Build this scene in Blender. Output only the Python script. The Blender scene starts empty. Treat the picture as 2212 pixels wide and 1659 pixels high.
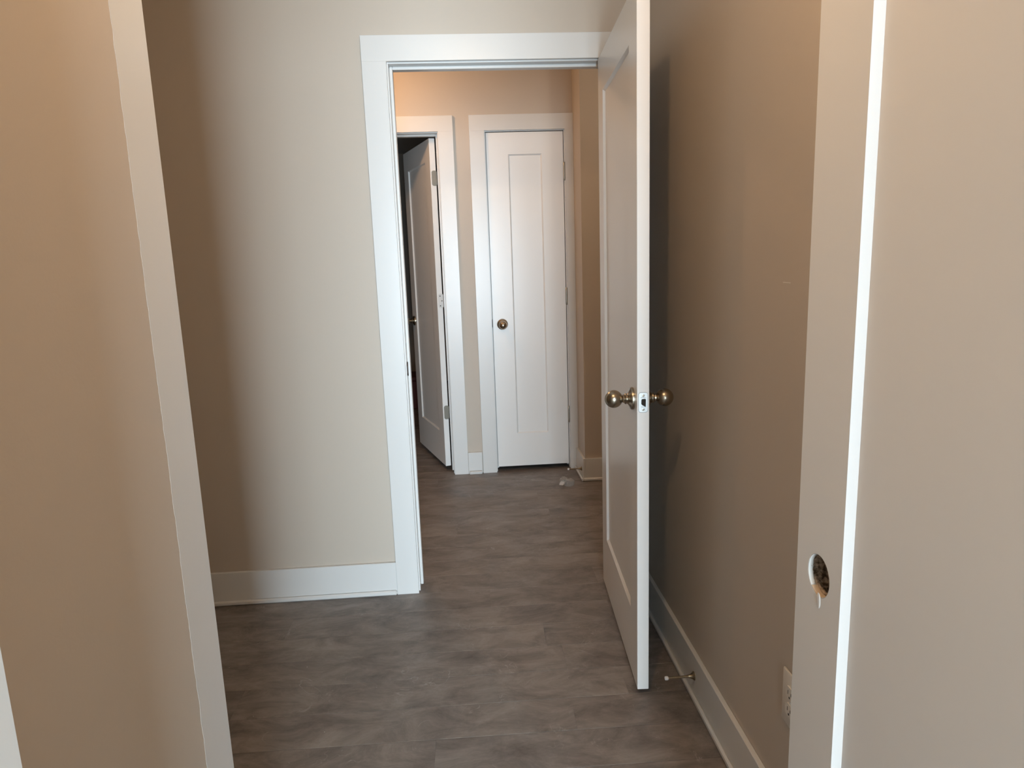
import bpy, bmesh, math, random
from mathutils import Matrix, Vector

random.seed(7)
scene = bpy.context.scene
col = scene.collection

# ------------------------------------------------------------------ camera
F_PX, W_PX = 1502.04, 2212.0
CAM_H, PITCH, ROLL, YAW = 1.3523, 0.1829, -0.0344, 0.0645
fw = Vector((math.sin(YAW) * math.cos(PITCH), math.cos(YAW) * math.cos(PITCH), -math.sin(PITCH)))
r0 = Vector((math.cos(YAW), -math.sin(YAW), 0))
u0 = r0.cross(fw)
rt = math.cos(ROLL) * r0 + math.sin(ROLL) * u0
up = rt.cross(fw)
cd = bpy.data.cameras.new('camera')
cd.sensor_width = 36.0
cd.lens = F_PX / W_PX * 36.0
cd.clip_start = 0.02
cam = bpy.data.objects.new('camera', cd)
m = Matrix((rt, up, -fw)).transposed().to_4x4()
m.translation = Vector((0, 0, CAM_H))
cam.matrix_world = m
col.objects.link(cam)
scene.camera = cam

# ------------------------------------------------------------------ light and exposure
WX0, WX1, WZ0, WZ1 = -0.12, 0.86, 0.15, 2.12
WINDOW_W = 385.0
HALL_LAMP = 198.0
FAR_LAMP = 170.0
WARM = (1.0, 0.65, 0.35)
WARM_FAR = (1.0, 0.58, 0.29)
COOL = (0.72, 0.885, 1.0)
world = bpy.data.worlds.new('world')
scene.world = world
world.use_nodes = True
bg = world.node_tree.nodes['Background']
bg.inputs[0].default_value = (0.75, 0.87, 1.0, 1)
bg.inputs[1].default_value = 0.5
al = bpy.data.lights.new('window_daylight', 'AREA')
al.shape = 'RECTANGLE'
al.size, al.size_y = WX1 - WX0, WZ1 - WZ0
al.energy = WINDOW_W
al.color = COOL
win_light = bpy.data.objects.new('window_daylight', al)
win_light.location = ((WX0 + WX1) / 2, -3.03, (WZ0 + WZ1) / 2)
win_light.rotation_euler = (math.radians(90), 0, 0)      # faces +Y, into the room
col.objects.link(win_light)
scene.view_settings.view_transform = 'Standard'
scene.view_settings.look = 'None'
scene.view_settings.gamma = 1.0
scene.view_settings.use_curve_mapping = False
scene.view_settings.exposure = 0.0

# ------------------------------------------------------------------ materials
def mat(name, color, rough=0.5, metal=0.0, **kw):
    mt = bpy.data.materials.new(name)
    mt.use_nodes = True
    b = mt.node_tree.nodes['Principled BSDF']
    b.inputs['Base Color'].default_value = (*color, 1)
    b.inputs['Roughness'].default_value = rough
    b.inputs['Metallic'].default_value = metal
    for k, v in kw.items():
        b.inputs[k].default_value = v
    return mt

def node(mt, kind, **props):
    n = mt.node_tree.nodes.new(kind)
    for k, v in props.items():
        setattr(n, k, v)
    return n

def bump(mt, scale, strength, dist=0.001, detail=3):
    nt = mt.node_tree
    b = nt.nodes['Principled BSDF']
    tc = node(mt, 'ShaderNodeTexCoord')
    nz = node(mt, 'ShaderNodeTexNoise')
    nz.inputs['Scale'].default_value = scale
    nz.inputs['Detail'].default_value = detail
    bp = node(mt, 'ShaderNodeBump')
    bp.inputs['Strength'].default_value = strength
    bp.inputs['Distance'].default_value = dist
    nt.links.new(tc.outputs['Object'], nz.inputs['Vector'])
    nt.links.new(nz.outputs['Fac'], bp.inputs['Height'])
    nt.links.new(bp.outputs['Normal'], b.inputs['Normal'])
    return nz

M = {}
M['wall'] = mat('beige_wall_paint', (0.52, 0.455, 0.385), 0.55)
bump(M['wall'], 260, 0.12)
M['trim'] = mat('white_trim_paint', (0.67, 0.665, 0.65), 0.30)
bump(M['trim'], 90, 0.03)
M['door'] = mat('white_door_paint', (0.81, 0.795, 0.775), 0.30)
bump(M['door'], 120, 0.03)
M['ceil'] = mat('white_ceiling_paint', (0.80, 0.79, 0.76), 0.8)
M['nickel'] = mat('brushed_nickel', (0.40, 0.345, 0.27), 0.27, 1.0)
bump(M['nickel'], 400, 0.05)
M['steel'] = mat('bright_plate_metal', (0.66, 0.67, 0.66), 0.40, 0.7)
M['hinge'] = mat('satin_hinge_metal', (0.42, 0.40, 0.35), 0.38, 0.9)
M['dark'] = mat('dark_bolt', (0.05, 0.048, 0.045), 0.45, 0.4)
M['ink'] = mat('etched_mark', (0.28, 0.28, 0.28), 0.6)
M['strike'] = mat('dark_bronze', (0.07, 0.05, 0.04), 0.5, 0.3)
M['rubber'] = mat('white_rubber', (0.80, 0.77, 0.76), 0.6)
M['brass'] = mat('antique_brass', (0.36, 0.29, 0.20), 0.32, 1.0)
M['plastic'] = mat('white_plastic', (0.72, 0.69, 0.64), 0.35)
M['slot'] = mat('slot_black', (0.02, 0.018, 0.016), 0.7)
M['gypsum'] = mat('bare_skin_edge', (0.68, 0.66, 0.62), 0.85)
M['raw'] = mat('raw_board', (0.58, 0.44, 0.31), 0.9)
M['red'] = mat('dark_red_board', (0.10, 0.018, 0.012), 0.6)
M['glass'] = mat('window_glass', (0.9, 0.95, 1.0), 0.02)

core = mat('rough_wood_core', (0.16, 0.10, 0.06), 0.95)
nz = bump(core, 160, 1.0, 0.006, 6)
rp = node(core, 'ShaderNodeValToRGB')
rp.color_ramp.elements[0].position = 0.38
rp.color_ramp.elements[0].color = (0.07, 0.046, 0.024, 1)
rp.color_ramp.elements[1].position = 0.62
rp.color_ramp.elements[1].color = (0.55, 0.43, 0.33, 1)
core.node_tree.links.new(nz.outputs['Fac'], rp.inputs['Fac'])
core.node_tree.links.new(rp.outputs['Color'], core.node_tree.nodes['Principled BSDF'].inputs['Base Color'])
M['core'] = core

clear = bpy.data.materials.new('clear_plastic')
clear.use_nodes = True
nt = clear.node_tree
nt.nodes.remove(nt.nodes['Principled BSDF'])
tr = nt.nodes.new('ShaderNodeBsdfTransparent')
gl = nt.nodes.new('ShaderNodeBsdfGlossy')
gl.inputs['Roughness'].default_value = 0.12
df = nt.nodes.new('ShaderNodeBsdfDiffuse')
df.inputs['Color'].default_value = (0.8, 0.8, 0.78, 1)
m1 = nt.nodes.new('ShaderNodeMixShader'); m1.inputs[0].default_value = 0.30
m2 = nt.nodes.new('ShaderNodeMixShader'); m2.inputs[0].default_value = 0.13
nt.links.new(tr.outputs[0], m1.inputs[1]); nt.links.new(gl.outputs[0], m1.inputs[2])
nt.links.new(m1.outputs[0], m2.inputs[1]); nt.links.new(df.outputs[0], m2.inputs[2])
nt.links.new(m2.outputs[0], nt.nodes['Material Output'].inputs[0])
M['clear'] = clear

def bulb_mat(name, color, strength):
    mt = mat(name, (0.9, 0.9, 0.9), 0.4)
    b = mt.node_tree.nodes['Principled BSDF']
    b.inputs['Emission Color'].default_value = (*color, 1)
    b.inputs['Emission Strength'].default_value = strength
    return mt

def make_floor_mat():
    mt = mat('grey_vinyl_plank', (0.11, 0.09, 0.08), 0.42)
    nt = mt.node_tree
    L = nt.links.new
    b = nt.nodes['Principled BSDF']
    tc = node(mt, 'ShaderNodeTexCoord')
    oi = node(mt, 'ShaderNodeObjectInfo')
    geo = node(mt, 'ShaderNodeNewGeometry')
    # every plank takes its own piece of the grain
    off = node(mt, 'ShaderNodeVectorMath', operation='SCALE')
    off.inputs[0].default_value = (37.0, 91.0, 13.0)
    L(oi.outputs['Random'], off.inputs['Scale'])
    add = node(mt, 'ShaderNodeVectorMath', operation='ADD')
    L(tc.outputs['Object'], add.inputs[0]); L(off.outputs[0], add.inputs[1])
    def noise(src, sx, sy, scale, detail, rough=0.55, dist=0.0):
        mp = node(mt, 'ShaderNodeMapping')
        mp.inputs['Scale'].default_value = (sx, sy, 1)
        n = node(mt, 'ShaderNodeTexNoise')
        n.inputs['Scale'].default_value = scale
        n.inputs['Detail'].default_value = detail
        n.inputs['Roughness'].default_value = rough
        n.inputs['Distortion'].default_value = dist
        L(src, mp.inputs['Vector']); L(mp.outputs[0], n.inputs['Vector'])
        return n.outputs['Fac']
    def ramp(src, a, b_, ca, cb):
        r = node(mt, 'ShaderNodeValToRGB')
        r.color_ramp.elements[0].position = a; r.color_ramp.elements[0].color = (*ca, 1)
        r.color_ramp.elements[1].position = b_; r.color_ramp.elements[1].color = (*cb, 1)
        L(src, r.inputs['Fac']); return r.outputs['Color']
    def mix(kind, fac, a, b_):
        x = node(mt, 'ShaderNodeMix', data_type='RGBA', blend_type=kind)
        if isinstance(fac, float): x.inputs[0].default_value = fac
        else: L(fac, x.inputs[0])
        for sock, v in ((x.inputs[6], a), (x.inputs[7], b_)):
            if isinstance(v, tuple): sock.default_value = (*v, 1)
            else: L(v, sock)
        return x.outputs[2]
    slate = noise(add.outputs[0], 1.0, 1.9, 5.2, 12, 0.74, 0.55)
    basec = ramp(slate, 0.32, 0.70, FLOOR_A, FLOOR_B)
    grain = noise(add.outputs[0], 3.0, 34.0, 9.0, 6, 0.7)
    basec = mix('OVERLAY', 0.22, basec, ramp(grain, 0.35, 0.65, (0.36, 0.36, 0.36), (0.62, 0.62, 0.62)))
    tint = ramp(oi.outputs['Random'], 0.0, 1.0, (0.95, 0.945, 0.945), (1.05, 1.045, 1.04))
    basec = mix('MULTIPLY', 1.0, basec, tint)
    # plaster dust, footmarks and specks lie across the planks (world position)
    smear = noise(geo.outputs['Position'], 1.0, 1.6, 2.6, 8, 0.66, 1.4)
    basec = mix('MIX', ramp(smear, 0.50, 0.78, (0, 0, 0), (0.42, 0.42, 0.42)), basec, (0.27, 0.245, 0.225))
    scr = noise(geo.outputs['Position'], 1.4, 1.0, 9.0, 8, 0.7, 2.4)
    basec = mix('MIX', ramp(scr, 0.60, 0.72, (0, 0, 0), (0.22, 0.22, 0.22)), basec, (0.34, 0.32, 0.30))
    # thin pale scratches: ridge of a distorted noise, only in patches
    rid = noise(geo.outputs['Position'], 1.2, 1.0, 5.0, 3, 0.5, 1.8)
    sb = node(mt, 'ShaderNodeMath', operation='SUBTRACT'); L(rid, sb.inputs[0]); sb.inputs[1].default_value = 0.5
    ab = node(mt, 'ShaderNodeMath', operation='ABSOLUTE'); L(sb.outputs[0], ab.inputs[0])
    line = ramp(ab.outputs[0], 0.0015, 0.008, (0.55, 0.55, 0.55), (0, 0, 0))
    patch = ramp(noise(geo.outputs['Position'], 1, 1, 6.5, 4, 0.6), 0.54, 0.66, (0, 0, 0), (1, 1, 1))
    basec = mix('MIX', mix('MULTIPLY', 1.0, line, patch), basec, (0.42, 0.40, 0.37))
    vo = node(mt, 'ShaderNodeTexVoronoi')
    vo.inputs['Scale'].default_value = 17.0
    L(geo.outputs['Position'], vo.inputs['Vector'])
    speck = ramp(vo.outputs['Distance'], 0.020, 0.034, (1, 1, 1), (0, 0, 0))
    sel = ramp(noise(geo.outputs['Position'], 1, 1, 3.0, 2), 0.50, 0.56, (0, 0, 0), (1, 1, 1))
    basec = mix('MIX', mix('MULTIPLY', 1.0, speck, sel), basec, (0.62, 0.58, 0.54))
    L(basec, b.inputs['Base Color'])
    rr = ramp(smear, 0.3, 0.75, (0.36, 0.36, 0.36), (0.60, 0.60, 0.60))
    L(rr, b.inputs['Roughness'])
    bp = node(mt, 'ShaderNodeBump')
    bp.inputs['Strength'].default_value = 0.12
    bp.inputs['Distance'].default_value = 0.001
    L(grain, bp.inputs['Height']); L(bp.outputs['Normal'], b.inputs['Normal'])
    return mt
FLOOR_A = (0.098, 0.080, 0.070)
FLOOR_B = (0.290, 0.254, 0.228)
M['floor'] = make_floor_mat()
M['joint'] = mat('dark_joint', (0.055, 0.048, 0.042), 0.9)

# ------------------------------------------------------------------ helpers
def link(name, me, mt, parent=None):
    o = bpy.data.objects.new(name, me)
    if mt is not None and not me.materials:
        me.materials.append(M[mt] if isinstance(mt, str) else mt)
    col.objects.link(o)
    if parent is not None:
        o.parent = parent
    return o

def tag(o, label=None, cat=None, group=None, kind=None):
    if label: o['label'] = label
    if cat: o['category'] = cat
    if group: o['group'] = group
    if kind: o['kind'] = kind
    return o

def empty(name, loc=(0, 0, 0), rz=0.0, label=None, cat=None, group=None, kind=None, parent=None):
    o = bpy.data.objects.new(name, None)
    o.empty_display_size = 0.05
    o.location = loc
    o.rotation_euler = (0, 0, rz)
    col.objects.link(o)
    if parent is not None: o.parent = parent
    return tag(o, label, cat, group, kind)

def bm_box(bm, x0, x1, y0, y1, z0, z1, bev=0.0, seg=1):
    r = bmesh.ops.create_cube(bm, size=1.0)
    vs = r['verts']
    for v in vs:
        v.co = Vector(((x0 + x1) / 2 + v.co.x * (x1 - x0), (y0 + y1) / 2 + v.co.y * (y1 - y0),
                       (z0 + z1) / 2 + v.co.z * (z1 - z0)))
    if bev > 0:
        es = set(e for v in vs for e in v.link_edges)
        bmesh.ops.bevel(bm, geom=list(es), offset=bev, segments=seg, profile=0.5, affect='EDGES')

def finish(bm, name, smooth=None):
    bmesh.ops.recalc_face_normals(bm, faces=bm.faces[:])
    me = bpy.data.meshes.new(name)
    bm.to_mesh(me); bm.free()
    if smooth is not None:
        for p in me.polygons: p.use_smooth = True
        me.set_sharp_from_angle(angle=math.radians(smooth))
    return me

def boxes(name, lst, mt, parent=None, bev=0.0):
    bm = bmesh.new()
    for b in lst:
        bm_box(bm, *b, bev=bev)
    return link(name, finish(bm, name), mt, parent)

def box(name, x0, x1, y0, y1, z0, z1, mt, parent=None, bev=0.0):
    return boxes(name, [(x0, x1, y0, y1, z0, z1)], mt, parent, bev)

def lathe(profile, seg=32, axis='Y', at=(0, 0, 0), flip=1):
    """profile: (distance along axis, radius)"""
    bm = bmesh.new()
    rings = []
    for d, r in profile:
        ring = []
        for k in range(seg):
            a = 2 * math.pi * k / seg
            p, q = r * math.cos(a), r * math.sin(a)
            d2 = d * flip
            v = {'Y': (p, d2, q), 'X': (d2, p, q), 'Z': (p, q, d2)}[axis]
            ring.append(bm.verts.new((v[0] + at[0], v[1] + at[1], v[2] + at[2])))
        rings.append(ring)
    for a, b in zip(rings, rings[1:]):
        for k in range(seg):
            bm.faces.new((a[k], a[(k + 1) % seg], b[(k + 1) % seg], b[k]))
    bm.faces.new(rings[0]); bm.faces.new(rings[-1])
    bmesh.ops.remove_doubles(bm, verts=bm.verts[:], dist=1e-6)
    return finish(bm, 'lathe', 35)

def rounded_plate(w, h, t, r, seg=6, ax='edge'):
    """plate in local XZ plane, thickness along Y, centred"""
    bm = bmesh.new()
    pts = []
    for cx, cz, a0 in ((w/2 - r, h/2 - r, 0), (-w/2 + r, h/2 - r, 90), (-w/2 + r, -h/2 + r, 180), (w/2 - r, -h/2 + r, 270)):
        for k in range(seg + 1):
            a = math.radians(a0 + 90 * k / seg)
            pts.append((cx + r * math.cos(a), cz + r * math.sin(a)))
    f = [bm.verts.new((x, -t / 2, z)) for x, z in pts]
    g = [bm.verts.new((x, t / 2, z)) for x, z in pts]
    bm.faces.new(f); bm.faces.new(g)
    n = len(pts)
    for k in range(n):
        bm.faces.new((f[k], f[(k + 1) % n], g[(k + 1) % n], g[k]))
    return finish(bm, 'plate')

# ------------------------------------------------------------------ dimensions (metres)
YB = 2.696          # front face of the back wall
YB2 = 2.812         # its rear face
XR = 0.662          # right wall
XL = -0.376         # left wall face
YL = 0.949          # where the left wall ends
YF = 4.2594         # far wall face
YF2 = 4.374
XS, YS = 0.683, 3.994   # corner of the wall stub in the far hall
CEIL = 2.44
BH = 0.138          # baseboard height
XW = -1.75          # left end of hall
JL, JR = -0.2336, 0.5560    # main doorway, jamb faces
JH = 2.0445
CW = 0.0875
NJ_SHADE = -0.13          # edge of an added unseen wall, placed to shade the left wall
XP, YP = -0.250, 0.3505    # the left wall steps out nearer the window room
S = 'structure'

# ------------------------------------------------------------------ structure
floor = box('floor', XW - .12, 2.2, -3.2, 7.8, -0.10, -0.0062, 'joint')
tag(floor, 'grey brown vinyl plank floor running through both halls', 'floor', kind=S)
PW, PL = 0.1487, 1.22
ROT = -0.012
plank_meshes = {}
def plank_mesh(length):
    key = round(length, 3)
    if key not in plank_meshes:
        bm = bmesh.new()
        bm_box(bm, 0, length - .0003, 0.0005, PW - .0005, -0.006, 0.0)
        es = [e for e in bm.edges if all(v.co.z > -.001 for v in e.verts) and abs(e.verts[0].co.x - e.verts[1].co.x) > .01]
        bmesh.ops.bevel(bm, geom=es, offset=0.0008, segments=1, affect='EDGES')
        plank_meshes[key] = finish(bm, 'plank')
        plank_meshes[key].materials.append(M['floor'])
    return plank_meshes[key]
def span(y):
    if y < YL: return (XL + .004, XR - .004)
    if y < YB: return (XW + .02, XR - .004)
    if y < YB2: return (JL - .0, JR)
    if y < YS: return (XW + .02, 1.5)
    if y < YF: return (XW + .02, XS - .004)
    if y < YF2: return (-0.78, 0.62)
    return (-1.3, 0.64)
rowk = 0
k0 = int(math.floor((0.05 - 2.374) / PW)); k1 = int(math.ceil((7.5 - 2.374) / PW))
cosr, sinr = math.cos(ROT), math.sin(ROT)
for k in range(k0, k1):
    yv = 2.374 + k * PW
    xa = min(span(yv)[0], span(yv + PW)[0]); xb = max(span(yv)[1], span(yv + PW)[1])
    rnd = random.Random(100 + k)
    # stepped end joints
    x = xa - rnd.uniform(0.05, 1.1)
    while x < xb:
        a, b = max(x, xa), min(x + PL, xb)
        if b - a > 0.03:
            o = link('plank', plank_mesh(b - a), 'floor', floor)
            dx = a - 0.15
            o.location = (0.15 + dx * cosr, yv + dx * sinr, 0.0)
            o.rotation_euler = (0, 0, ROT)
        x += PL

wl = boxes('wall_left', [(XW, XL, -0.44, YL, 0, CEIL), (XL - .01, XP, -0.44, YP, 0, CEIL)], 'wall')
tag(wl, 'beige painted wall segment between two strips of pale trim', 'wall', kind=S)
wb = boxes('wall_back', [(XW, JL - .019, YB, YB2, 0, CEIL), (JR + .019, 1.6, YB, YB2, 0, CEIL),
                         (JL - .019, JR + .019, YB, YB2, JH + .019, CEIL)], 'wall')
tag(wb, 'beige wall holding the white cased doorway', 'wall', kind=S)
wr = box('wall_right', XR, XR + .12, 0.06, YB, 0, CEIL, 'wall')
tag(wr, 'shaded beige wall behind the open door', 'wall', kind=S)
LJ0, LJ1 = -0.112 - .668, -0.112       # far left doorway jamb faces
CJ0, CJ1 = 0.1665, 0.6285              # far closet doorway jamb faces
FH = 2.066
wf = boxes('wall_far', [(XW, LJ0 - .019, YF, YF2, 0, CEIL), (LJ1 + .019, CJ0 - .019, YF, YF2, 0, CEIL),
                        (CJ1 + .019, XS, YF, YF2, 0, CEIL),
                        (LJ0 - .019, LJ1 + .019, YF, YF2, FH + .019, CEIL), (CJ0 - .019, CJ1 + .019, YF, YF2, FH + .019, CEIL)], 'wall')
tag(wf, 'beige far hall wall with two white doors', 'wall', kind=S)
ws = box('wall_far_right', XS, 1.6, YS, YF2, 0, CEIL, 'wall')
tag(ws, 'beige wall corner jutting out beside the narrow closed door', 'wall', kind=S)
w = boxes('wall_near', [(0.47, 2.2, -0.56, 0.06, 0, CEIL), (XL, 0.47, -0.06, 0.06, 2.08, CEIL), (XW, NJ_SHADE, -0.56, -0.44, 0, CEIL), (NJ_SHADE, 0.47, -0.56, -0.44, 2.08, CEIL)], 'wall')  # rear pieces with the left return are added behind the camera to block daylight
tag(w, 'beige wall around the near doorway, with an unseen piece added to block window light', 'wall', kind=S)
w = box('wall_hall_left', XW - .12, XW, -3.2, 7.8, 0, CEIL, 'wall'); tag(w, 'beige wall closing the left end of the halls', 'wall', kind=S)
w = box('wall_hall_right', 1.6, 1.72, YB, YF2, 0, CEIL, 'wall'); tag(w, 'beige wall closing the right end of the far hall', 'wall', kind=S)
w = boxes('wall_dark_room', [(XW, 0.8, 7.68, 7.8, 0, CEIL), (0.03, 0.075, YF2, 7.68, 0, CEIL), (0.70, 0.8, YF2, 7.68, 0, CEIL), (0.075, 0.70, 4.95, 5.0, 0, CEIL)], 'wall')
tag(w, 'unlit beige walls of the room behind the half open far door', 'wall', kind=S)
w = boxes('wall_window', [(XW, WX0, -3.2, -3.08, 0, CEIL), (WX1, 2.2, -3.2, -3.08, 0, CEIL),
                          (WX0, WX1, -3.2, -3.08, 0, WZ0), (WX0, WX1, -3.2, -3.08, WZ1, CEIL)], 'wall')
tag(w, 'beige wall with the window that lets daylight in', 'wall', kind=S)
w = box('wall_room_right', 2.2, 2.32, -3.2, 0.06, 0, CEIL, 'wall'); tag(w, 'beige right wall of the window room', 'wall', kind=S)
w = box('ceiling', XW - .12, 2.32, -3.2, 7.8, CEIL, CEIL + .1, 'ceil'); tag(w, 'flat white painted ceiling', 'ceiling', kind=S)
win = empty('window_1', ((WX0 + WX1) / 2, -3.14, WZ0), label='white framed window of the room facing the hall', cat='window', kind=S)
hw, hh = (WX1 - WX0) / 2, WZ1 - WZ0
boxes('window_frame', [(-hw, -hw + .05, -.03, .03, 0, hh), (hw - .05, hw, -.03, .03, 0, hh), (-hw + .05, hw - .05, -.03, .03, 0, .05),
                       (-hw + .05, hw - .05, -.03, .03, hh - .05, hh)], 'trim', win, 0.003)
box('window_mullion', -.02, .02, -.025, .025, .05, hh - .05, 'trim', win, 0.003)
box('window_sill', -hw - .06, hw + .06, .06, .11, -.03, 0, 'trim', win, 0.004)

# baseboards: board and shoe moulding
def baseboard(name, label, runs, shoe_runs=None):
    root = empty(name, (0, 0, 0), label=label, cat='baseboard', kind=S)
    for r in runs: box('board', *r, 0.0, BH, 'trim', root, 0.0015)
    for r in (shoe_runs or []):
        box('shoe_moulding', *r, 0.0, 0.020, 'trim', root, 0.005)
    return root
xl = -0.3252
baseboard('baseboard_back', 'white baseboard with shoe moulding along the wall left of the doorway',
          [(XW, xl - .0005, YB - .014, YB)], [(XW, xl - .002, YB - .026, YB - .014)])
baseboard('baseboard_right', 'white baseboard along the shaded wall behind the open door',
          [(XR - .014, XR, 0.061, YB - .002)], [(XR - .026, XR - .014, 0.061, YB - .002)])
bf = baseboard('baseboard_far', 'short white baseboard between the two far doors', [(-0.0185, 0.0700, YF - .0165, YF)], [])
o = box('shoe_moulding', -0.0135, 0.0660, -0.006, 0.006, 0.0, 0.020, 'trim', bf, 0.003)
o.location = (0, YF - .029, 0); o.rotation_euler = (0.12, 0, 0.0)
baseboard('baseboard_far_right', 'white baseboard wrapping the wall corner beside the narrow closed door',
          [(XS - .014, XS, YS - .014, YF - .020), (XS, 1.6, YS - .014, YS)],
          [(XS - .026, XS - .014, YS - .026, YF - .020), (XS - .014, 1.6, YS - .026, YS - .014)])

# cased doorways
def doorway(name, label, j0, j1, jh, yfront, yback, cw, side, stop_at, right_w=None, proj=0.019, back_casing=True):
    """side: +1 doors sit at the front (towards -Y), stop_at = y of the front of the stop moulding"""
    root = empty(name, ((j0 + j1) / 2, yfront, 0), label=label, cat='door frame', kind=S)
    cx = (j0 + j1) / 2
    rv = 0.005
    rw = right_w or cw
    X = lambda v: v - cx
    Y = lambda v: v - yfront
    top = jh + rv + cw
    bv = 0.0007
    box('casing_leg', X(j0 - rv - cw), X(j0 - rv), -proj, 0, 0, jh + rv, 'trim', root, bv)
    box('casing_leg', X(j1 + rv), X(j1 + rv + rw), -proj, 0, 0, jh + rv, 'trim', root, bv)
    box('casing_head', X(j0 - rv - cw), X(j1 + rv + rw), -proj, 0, jh + rv, top, 'trim', root, bv)
    if back_casing:
        d = Y(yback)
        box('casing_leg', X(j0 - rv - cw), X(j0 - rv), d, d + proj, 0, jh + rv, 'trim', root, bv)
        box('casing_leg', X(j1 + rv), X(j1 + rv + rw), d, d + proj, 0, jh + rv, 'trim', root, bv)
        box('casing_head', X(j0 - rv - cw), X(j1 + rv + rw), d, d + proj, jh + rv, top, 'trim', root, bv)
    y1 = Y(yback)
    box('jamb', X(j0 - .018), X(j0), 0.0003, y1, 0.002, jh, 'trim', root, 0.001)
    box('jamb', X(j1), X(j1 + .018), 0.0003, y1, 0.002, jh, 'trim', root, 0.001)
    box('head_jamb', X(j0 - .018), X(j1 + .018), 0.0003, y1, jh, jh + .018, 'trim', root, 0.001)
    s0, s1 = Y(stop_at), Y(stop_at) + 0.034
    box('stop_moulding', X(j0), X(j0 + .011), s0, s1, 0.012, jh, 'trim', root, 0.002)
    box('stop_moulding', X(j1 - .011), X(j1), s0, s1, 0.012, jh, 'trim', root, 0.002)
    box('stop_moulding', X(j0 + .011), X(j1 - .011), s0, s1, jh - .011, jh, 'trim', root, 0.002)
    return root

dw1 = doorway('trim_1', 'white casing and jamb of the open doorway in the beige wall', JL, JR, JH, YB, YB2, CW, 1, YB + .037)
dw2 = doorway('trim_2', 'white casing around the narrow closed far door', CJ0, CJ1, FH, YF, YF2, CW, 1, YF + .040, right_w=XS - CJ1 - .005)
dw3 = doorway('trim_3', 'white casing around the half open far door', LJ0, LJ1, FH, YF, YF2, CW, -1, YF2 - .075)

def strike(parent, x, y, z, sx, length=0.055, t=0.0022):
    """strike plate: flat on the jamb with a curled lip that shows past the jamb edge"""
    bm = bmesh.new()
    pts = [(-.5, -.26), (-.38, -.40), (0.30, -.5), (0.30, .5), (-.38, .40), (-.5, .26)]
    a = [bm.verts.new((0, q[0] * .030, q[1] * length)) for q in pts]
    b = [bm.verts.new((t * sx, q[0] * .030, q[1] * length)) for q in pts]
    bm.faces.new(a); bm.faces.new(b)
    for i in range(len(pts)):
        bm.faces.new((a[i], a[(i + 1) % len(pts)], b[(i + 1) % len(pts)], b[i]))
    o = link('strike_plate', finish(bm, 'strike'), 'strike', parent)
    o.location = (x, y, z); tag(o, 'dark metal strike plate')
    return o
cx1 = (JL + JR) / 2
strike(dw1, JL - cx1, 0.012, 0.928, 1, t=0.004)
strike(dw2, CJ0 - (CJ0 + CJ1) / 2, 0.006, 0.945, 1, 0.05)

# wall trim strips on the left wall: painted boards with a hand cut paint line
def ragged_strip(name, label, y0, y1, rag0, rag1, XL=XL):
    bm = bmesh.new()
    rnd = random.Random(int(y0 * 1000))
    n = 420
    lo, hi = [], []
    d0 = d1 = 0.0
    for i in range(n + 1):
        z = CEIL * i / n
        amp = 0.0008 + 0.0011 * max(0.0, 1.0 - z / 1.1)
        d0 = 0.55 * d0 + rnd.uniform(-amp, amp); d1 = 0.55 * d1 + rnd.uniform(-amp, amp)
        lo.append((y0 + (d0 if rag0 else 0), z)); hi.append((y1 + (d1 if rag1 else 0), z))
    def put(lst, x): return [bm.verts.new((x, y, z)) for y, z in lst]
    t = 0.0003
    a0, a1, b0, b1 = put(lo, XL + t), put(hi, XL + t), put(lo, XL), put(hi, XL)
    for i in range(n):
        bm.faces.new((a0[i], a1[i], a1[i + 1], a0[i + 1]))
        bm.faces.new((b0[i], a0[i], a0[i + 1], b0[i + 1]))
        bm.faces.new((a1[i], b1[i], b1[i + 1], a1[i + 1]))
    bm.faces.new((b0[-1], a0[-1], a1[-1], b1[-1])); bm.faces.new((b0[0], b1[0], a1[0], a0[0]))
    o = link(name, finish(bm, name), 'trim')
    return tag(o, label, 'trim', kind=S)
ragged_strip('trim_4', 'pale trim board on the end of the left wall with a ragged paint line', 0.8605, YL, True, False)
ragged_strip('trim_5', 'pale trim board on the step where the left wall comes forward', YP - .09, YP, True, False, XP)

# ------------------------------------------------------------------ doors
def door_frame_mesh(w, h, t, stile, top, bot, rec=0.008, slope=0.008):
    bm = bmesh.new()
    def ring(x0, x1, z0, z1, y):
        return [bm.verts.new(p) for p in ((x0, y, z0), (x1, y, z0), (x1, y, z1), (x0, y, z1))]
    def bridge(a, b):
        for k in range(4):
            bm.faces.new((a[k], a[(k + 1) % 4], b[(k + 1) % 4], b[k]))
    e = 0.0012
    i0, i1, k0, k1 = stile, w - stile, bot, h - top
    oA = ring(e, w - e, e, h - e, 0); oB = ring(e, w - e, e, h - e, t)
    eA = ring(0, w, 0, h, e); eB = ring(0, w, 0, h, t - e)
    iA = ring(i0, i1, k0, k1, 0); iB = ring(i0, i1, k0, k1, t)
    sA = ring(i0 + slope, i1 - slope, k0 + slope, k1 - slope, rec)
    sB = ring(i0 + slope, i1 - slope, k0 + slope, k1 - slope, t - rec)
    bridge(oA, eA); bridge(eA, eB); bridge(eB, oB)
    bridge(oA, iA); bridge(iA, sA); bridge(oB, iB); bridge(iB, sB); bridge(sA, sB)
    return finish(bm, 'door_frame')

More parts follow.
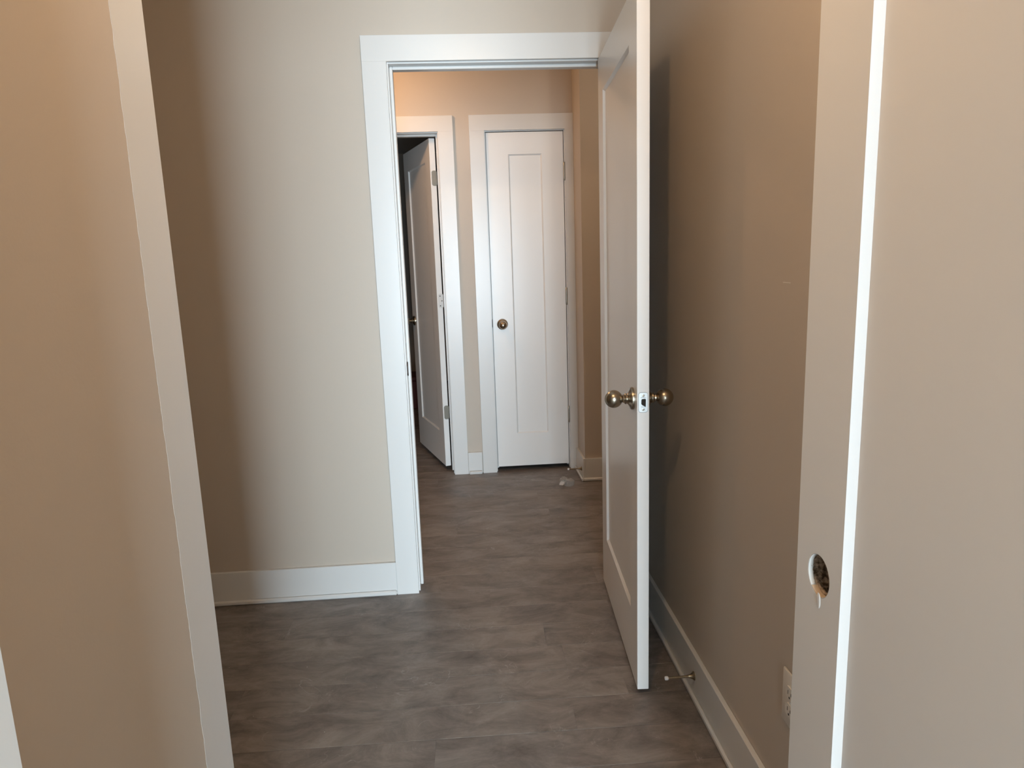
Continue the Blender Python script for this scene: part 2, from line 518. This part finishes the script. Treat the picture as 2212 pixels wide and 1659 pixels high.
KNOB = [(0.0, 0.0), (0.0, 0.0330), (0.0045, 0.0335), (0.0085, 0.0320), (0.0115, 0.0240), (0.0150, 0.0175), (0.0185, 0.0150), (0.0200, 0.0150)]
KNOB2 = [(0.0195, 0.0), (0.0195, 0.0155), (0.0225, 0.0165), (0.0255, 0.0150), (0.0275, 0.0120), (0.0310, 0.0125)]
for i in range(2, 19):
    a = math.pi * i / 18
    KNOB2.append((0.0305 + 0.0270 - 0.0265 * math.cos(a), max(0.0265 * math.sin(a), 0.0)))
KNOB2 = [p for p in KNOB2 if not (p[0] < 0.0315 and p[1] < 0.012 and p[0] > 0.028)]

def knob(parent, x, z, y, flip, scale=1.0):
    me = lathe([(d * scale, r * scale) for d, r in KNOB2], 40, 'Y', (x, y, z), flip)
    k = link('knob', me, 'nickel', parent); tag(k, 'round brushed nickel knob')
    me = lathe([(d * scale, r * scale) for d, r in KNOB], 40, 'Y', (x, y, z), flip)
    link('rosette', me, 'nickel', k)
    return k

def screw(parent, loc, axis, r=0.0042, mt='hinge', flip=1):
    return link('screw', lathe([(0, 0), (0, r), (0.0008, r * .95), (0.0010, r * .5), (0.0004, r * .3), (0.0004, 0)], 12, axis, loc, flip), mt, parent)

def latch(parent, w, t, z, sx=1):
    """latch face plate on the free edge (x = w)"""
    pl = rounded_plate(0.0255, 0.057, 0.0016, 0.0068)
    o = link('latch_plate', pl, 'steel', parent)
    o.location = (w + .0006, t / 2, z); o.rotation_euler = (0, 0, math.radians(90)); tag(o, 'bright latch face plate')
    mo = link('mortise_edge', rounded_plate(0.0275, 0.0592, 0.0008, 0.0076), 'ink', o); mo.location = (0, 0.0003, 0)
    # bolt: D shaped wedge
    bm = bmesh.new()
    pts = [(-0.0058, 0.0078), (-0.0035, 0.0102), (0.003, 0.0108), (0.0058, 0.0105), (0.0058, -0.0105), (0.003, -0.0100), (-0.0035, -0.0070), (-0.0058, -0.0040)]
    f = [bm.verts.new((px, -0.0010, pz)) for px, pz in pts]
    g = [bm.verts.new((px, -0.0095 if px > 0.002 else -0.0025, pz)) for px, pz in pts]
    bm.faces.new(f); bm.faces.new(g)
    for i in range(len(pts)):
        j = (i + 1) % len(pts)
        bm.faces.new((f[i], f[j], g[j], g[i]))
    link('latch_bolt', finish(bm, 'bolt'), 'dark', o)
    for sz in (0.0205, -0.0205):
        screw(o, (0, -0.0008, sz), 'Y', 0.0042, 'hinge', -1)
    rnd = random.Random(5)
    lst = []
    for zz, n in ((0.0136, 8), (-0.0135, 7)):
        for i in range(n):
            xx = (i - (n - 1) / 2) * 0.0020
            lst.append((xx, xx + .0011, -0.00115, -0.0006, zz - xx * xx * 6, zz - xx * xx * 6 + rnd.uniform(.0012, .002)))
    boxes('etched_lettering', lst, 'ink', o)
    return o

def barrel_hinge(parent, x, y, z, h=0.098):
    root = link('hinge', lathe([(-h / 2 - .004, 0), (-h / 2 - .004, .003), (-h / 2, .0058), (-h / 2 * .62, .0058), (-h / 2 * .60, .0050), (-h / 2 * .58, .0058),
                                (-h / 2 * .22, .0058), (-h / 2 * .20, .0050), (-h / 2 * .18, .0058), (h / 2 * .18, .0058), (h / 2 * .20, .0050), (h / 2 * .22, .0058),
                                (h / 2 * .58, .0058), (h / 2 * .60, .0050), (h / 2 * .62, .0058), (h / 2, .0058), (h / 2 + .004, .003), (h / 2 + .004, 0)], 14, 'Z', (0, 0, 0)), 'hinge', parent)
    root.location = (x, y, z); tag(root, 'satin metal hinge knuckle')
    return root

def door(name, label, loc, rz, w, h, t, stile, top, bot):
    root = empty(name, loc, rz, label, 'door', kind=S)
    fr = link('leaf_frame', door_frame_mesh(w, h, t, stile, top, bot), 'door', root)
    box('panel', stile + .0075, w - stile - .0075, 0.0082, t - .0082, bot + .0075, h - top - .0075, 'door', root)
    return root, fr

T = 0.035
TH = -0.0594
HX, HY, DZ = 0.5258, 2.6715, 0.0158
d1, _ = door('door_1', 'open white single panel door standing in from the doorway against the right wall', (HX, HY, DZ),
             math.atan2(-math.cos(TH), math.sin(TH)), 0.7524, 2.026, T, 0.1145, 0.128, 0.217)
KZ = 0.9252 - DZ
knob(d1, 0.7524 - .062, KZ, 0.0, -1)
knob(d1, 0.7524 - .062, KZ, T, 1)
latch(d1, 0.7524, T, KZ)
for z in (0.23, 1.02, 1.80):
    barrel_hinge(d1, -0.003, T + .0045, z)

d2, _ = door('door_2', 'narrow closed white single panel door in the far hall wall', (0.6250, YF + .0365, 0.0305), math.pi, 0.4545, 2.031, T, 0.1275, 0.124, 0.212)
knob(d2, 0.4545 - .0585, 0.9075, T, 1)
for z in (0.3535, 1.095, 1.834):
    barrel_hinge(d2, -0.0035, T + .005, z - .0305)

a3 = math.atan2(0.952, -0.305)
d3, _ = door('door_3', 'half open white door leading into the dark room', (-0.1315, 4.348, 0.0305), a3, 0.665, 2.020, T, 0.115, 0.124, 0.212)
knob(d3, 0.665 - .062, 0.895, T, 1)
knob(d3, 0.665 - .062, 0.895, 0, -1)
for z, mt in ((1.822, 'hinge'), (1.090, 'trim'), (0.383, 'hinge')):
    o = link('hinge_leaf', rounded_plate(0.033, 0.089, 0.0024, 0.013), mt, d3)
    o.location = (-0.0006, 0.0118, z - .0305); o.rotation_euler = (0, 0, math.radians(90))
    for dx, dz in ((0.004, .030), (-.007, 0), (0.004, -.030)):
        screw(o, (dx, 0.0012, dz), 'Y', 0.0036, 'dark' if mt == 'trim' else 'hinge', 1)

# near right door, drilled for a knob that is not fitted yet
ang = math.radians(1.0)
xd = Vector((math.sin(ang), math.cos(ang), 0)); yd = Vector((-xd.y, xd.x, 0))
W4 = 0.762
bore = Vector((0.4206, 0.7730, 0.951))
root4 = bore - xd * (W4 - 0.0585) - yd * T; root4.z = 0.0155
d4, fr4 = door('door_4', 'white door beside the shaded wall with an empty round knob hole', root4, math.atan2(xd.y, xd.x), W4, 2.032, T, 0.111, 0.128, 0.217)
bx, bz = W4 - 0.0585, 0.951 - 0.0155
R = 0.027
cut = bpy.data.objects.new('cutter', lathe([(-0.01, R), (T + .01, R)], 64, 'Y', (bx, 0, bz)))
col.objects.link(cut); cut.parent = d4
bo = fr4.modifiers.new('bore', 'BOOLEAN'); bo.operation = 'DIFFERENCE'; bo.object = cut; bo.solver = 'EXACT'
bpy.context.view_layer.update()
dg = bpy.context.evaluated_depsgraph_get()
me = bpy.data.meshes.new_from_object(fr4.evaluated_get(dg))
fr4.modifiers.clear(); fr4.data = me
me.materials.clear(); me.materials.append(M['door'])
bpy.data.objects.remove(cut)
def bore_ring(name, ya, yb, r, mt, jag=0.0, taper=0.0, n=72, lab=None, arc=(0, 360)):
    bm = bmesh.new(); rnd = random.Random(3)
    rows = 5
    grid = []
    for j in range(rows + 1):
        row = []
        for k in range(n + 1):
            a = math.radians(arc[0] + (arc[1] - arc[0]) * k / n)
            jj = rnd.uniform(-jag, jag)
            y = ya + (yb - ya) * j / rows
            if j == 0 and jag: y += rnd.uniform(-jag, jag) * .8
            rr = r - taper * j / rows + (jj * .35 if 0 < j < rows else 0)
            row.append(bm.verts.new((bx + rr * math.cos(a), y, bz + rr * math.sin(a))))
        grid.append(row)
    for j in range(rows):
        for k in range(n):
            bm.faces.new((grid[j][k], grid[j][k + 1], grid[j + 1][k + 1], grid[j + 1][k]))
    o = link(name, finish(bm, name, 60), mt, d4)
    sol = o.modifiers.new('thick', 'SOLIDIFY'); sol.thickness = 0.0006; sol.offset = 0
    if lab: tag(o, lab)
    return o
bore_ring('bore_skin', T - .0062, T - .0002, R - .0006, 'gypsum', 0.0012, lab='pale chipped edge of the knob hole', arc=(-50, 310))
bore_ring('bore_skin', T - .0085, T - .0002, R - .0010, 'raw', 0.0004, lab='raw orange edge at the bottom of the knob hole', arc=(-110, -52))
bore_ring('bore_core', 0.002, T - .0040, R - .0003, 'core', 0.0016, lab='rough brown wood core inside the knob hole')
bm = bmesh.new()
bmesh.ops.create_uvsphere(bm, u_segments=16, v_segments=10, radius=1.0)
for v in bm.verts: v.co = Vector((v.co.x * .0050, v.co.y * .0008, v.co.z * .010 + (0.3 * .004 * v.co.x)))
o = link('paint_drip', finish(bm, 'drip', 80), 'door', d4); o.location = (bx - .003, T, bz - R - .0045)

# ------------------------------------------------------------------ door stops
def door_stop(label, loc, direction_rz, length=0.092):
    root = empty('door_stop', loc, direction_rz, label, 'door stop')
    link('base', lathe([(0, 0), (0, .0135), (.002, .0135), (.006, .0095), (.012, .0062), (.019, .0046), (.021, .0046), (.021, 0)], 24, 'X'), 'brass', root)
    prof = [(.019, 0.0)]
    n = 46
    for i in range(n + 1):
        d = .019 + (length - .028) * i / n
        prof.append((d, .0040 if i % 2 else .0034))
    prof.append((prof[-1][0], 0))
    link('spring_rod', lathe(prof, 18, 'X'), 'brass', root)
    link('rubber_tip', lathe([(length - .0105, 0), (length - .0105, .0052), (length - .008, .0062), (length - .002, .0060), (length, .0045), (length, 0)], 20, 'X'), 'rubber', root)
    return root
ds1 = door_stop('spring door stop with white tip on the baseboard behind the open door', (XR - .014, 1.884, 0.072), math.pi + 0.02, 0.092)
ds2 = door_stop('spring door stop with white tip above the clear plastic wrapper', (XS - .014, 4.035, 0.062), math.pi, 0.088)

# ------------------------------------------------------------------ wall outlet
ol = empty('wall_outlet', (XR, 1.296, 0.3915), -math.pi / 2, 'white duplex wall outlet low on the shaded wall', 'outlet')
bm = bmesh.new()
bm_box(bm, -.0395, .0395, -.0055, 0, -.0625, .0625, bev=0.004, seg=2)
link('cover_plate', finish(bm, 'plate', 40), 'plastic', ol)
for s in (1, -1):
    f = link('receptacle', rounded_plate(0.034, 0.029, 0.003, 0.009), 'plastic', ol)
    f.location = (0, -.0066, s * .0195)
    box('slot', -.0075, -.0058, -.0018, -.0010, -.003, .006, 'slot', f)
    box('slot', .0058, .0075, -.0018, -.0010, -.002, .005, 'slot', f)
    link('ground_hole', lathe([(0, 0), (0, .0026), (.0008, .0026), (.0008, 0)], 12, 'Y', (0, -.0010, -.0085), -1), 'slot', f)
screw(ol, (0, -.0055, 0), 'Y', 0.003, 'plastic', -1)

# ------------------------------------------------------------------ clear plastic wrapper on the floor
pk = empty('plastic_wrapper', (0.565, 3.905, 0), math.radians(20), 'small crumpled clear plastic wrapper on the floor below the far door stop', 'wrapper')
def crumple(name, sx, sy, sz, loc, seed, rot=(0, 0, 0), amp=0.16):
    bm = bmesh.new()
    bmesh.ops.create_cube(bm, size=1.0)
    bmesh.ops.subdivide_edges(bm, edges=bm.edges[:], cuts=3, use_grid_fill=True)
    rnd = random.Random(seed)
    for v in bm.verts:
        n = 1 - 0.22 * (abs(v.co.x * v.co.y * 4) + abs(v.co.z * v.co.y * 4)) * .5
        v.co = Vector((v.co.x * sx * n * (1 + rnd.uniform(-amp, amp)), v.co.y * sy * n * (1 + rnd.uniform(-amp, amp)), v.co.z * sz * (1 + rnd.uniform(-amp, amp) * .6)))
    R3 = Matrix.Rotation(rot[0], 3, 'X') @ Matrix.Rotation(rot[1], 3, 'Y') @ Matrix.Rotation(rot[2], 3, 'Z')
    for v in bm.verts:
        v.co = R3 @ v.co + Vector(loc)
        if v.co.z < 0.0005: v.co.z = 0.0005
    return link(name, finish(bm, name, 30), 'clear', pk)
crumple('pouch', 0.050, 0.040, 0.040, (0.008, -0.002, 0.018), 4, (0.2, 0.1, 0))
crumple('neck', 0.036, 0.034, 0.034, (-0.016, 0.030, 0.030), 9, (0.5, 0.3, 0.4), 0.2)
crumple('flap', 0.036, 0.030, 0.006, (-0.034, 0.012, 0.020), 12, (0.3, -0.5, 0.6), 0.2)

# ------------------------------------------------------------------ box in the dark room
tb = empty('storage_box', (-0.66, 6.4, 0), 0.1, 'dark red box on the floor of the unlit room', 'box')
box('body', -.25, .25, -.15, .15, 0, .26, 'red', tb, 0.006)
box('lid', -.26, .26, -.16, .16, .261, .30, 'red', tb, 0.006)

# ------------------------------------------------------------------ small marks on the walls
def nib(x, y, z, s, parent=wl, mt='wall'):
    bm = bmesh.new()
    bmesh.ops.create_icosphere(bm, subdivisions=2, radius=1.0)
    rnd = random.Random(int(y * 1e4))
    for v in bm.verts: v.co = Vector((v.co.x * s * .4, v.co.y * s * rnd.uniform(.8, 1.2), v.co.z * s * rnd.uniform(.7, 1.1)))
    o = link('paint_nib', finish(bm, 'nib', 80), mt, parent); o.location = (x, y, z)
nib(XL, 0.7266, 1.623, 0.0016); nib(XL, 0.600, 1.545, 0.0011); nib(XL, 0.612, 1.535, 0.0014)
o = box('scuff_mark', XR - .0004, XR, 1.38, 1.414, 1.2775, 1.2790, 'plastic', wr)

# ------------------------------------------------------------------ ceiling lamps
def lamp(label, x, y, power, colr):
    root = empty('ceiling_lamp', (x, y, CEIL), 0, label, 'lamp', 'bare bulb ceiling lamps')
    link('holder', lathe([(0, 0), (0, .055), (-.012, .055), (-.022, .030), (-.045, .026), (-.045, 0)], 28, 'Z'), 'plastic', root)
    r = 0.034
    prof = [(-.044, 0), (-.044, .014), (-.054, .018)]
    for i in range(3, 19):
        a = math.pi * i / 18
        prof.append((-.078 + r * math.cos(a), max(r * math.sin(a), 0)))
    area = 4 * math.pi * r * r
    link('bulb', lathe(prof, 24, 'Z'), bulb_mat('glowing_bulb', colr, power / (math.pi * area) * .1), root)
    return root
lamp('bare warm bulb in a round ceiling holder above the near hall', 0.05, 0.92, HALL_LAMP, WARM)
lamp('bare warm bulb in a round ceiling holder in the far hall', -0.55, 3.60, FAR_LAMP, WARM_FAR)
lamp('unseen bulb and holder added to brighten the wall corner of the far hall', 1.15, 3.05, 48.0, (1.0, 0.84, 0.66))  # added fill lamp out of view, lifts the dark corner
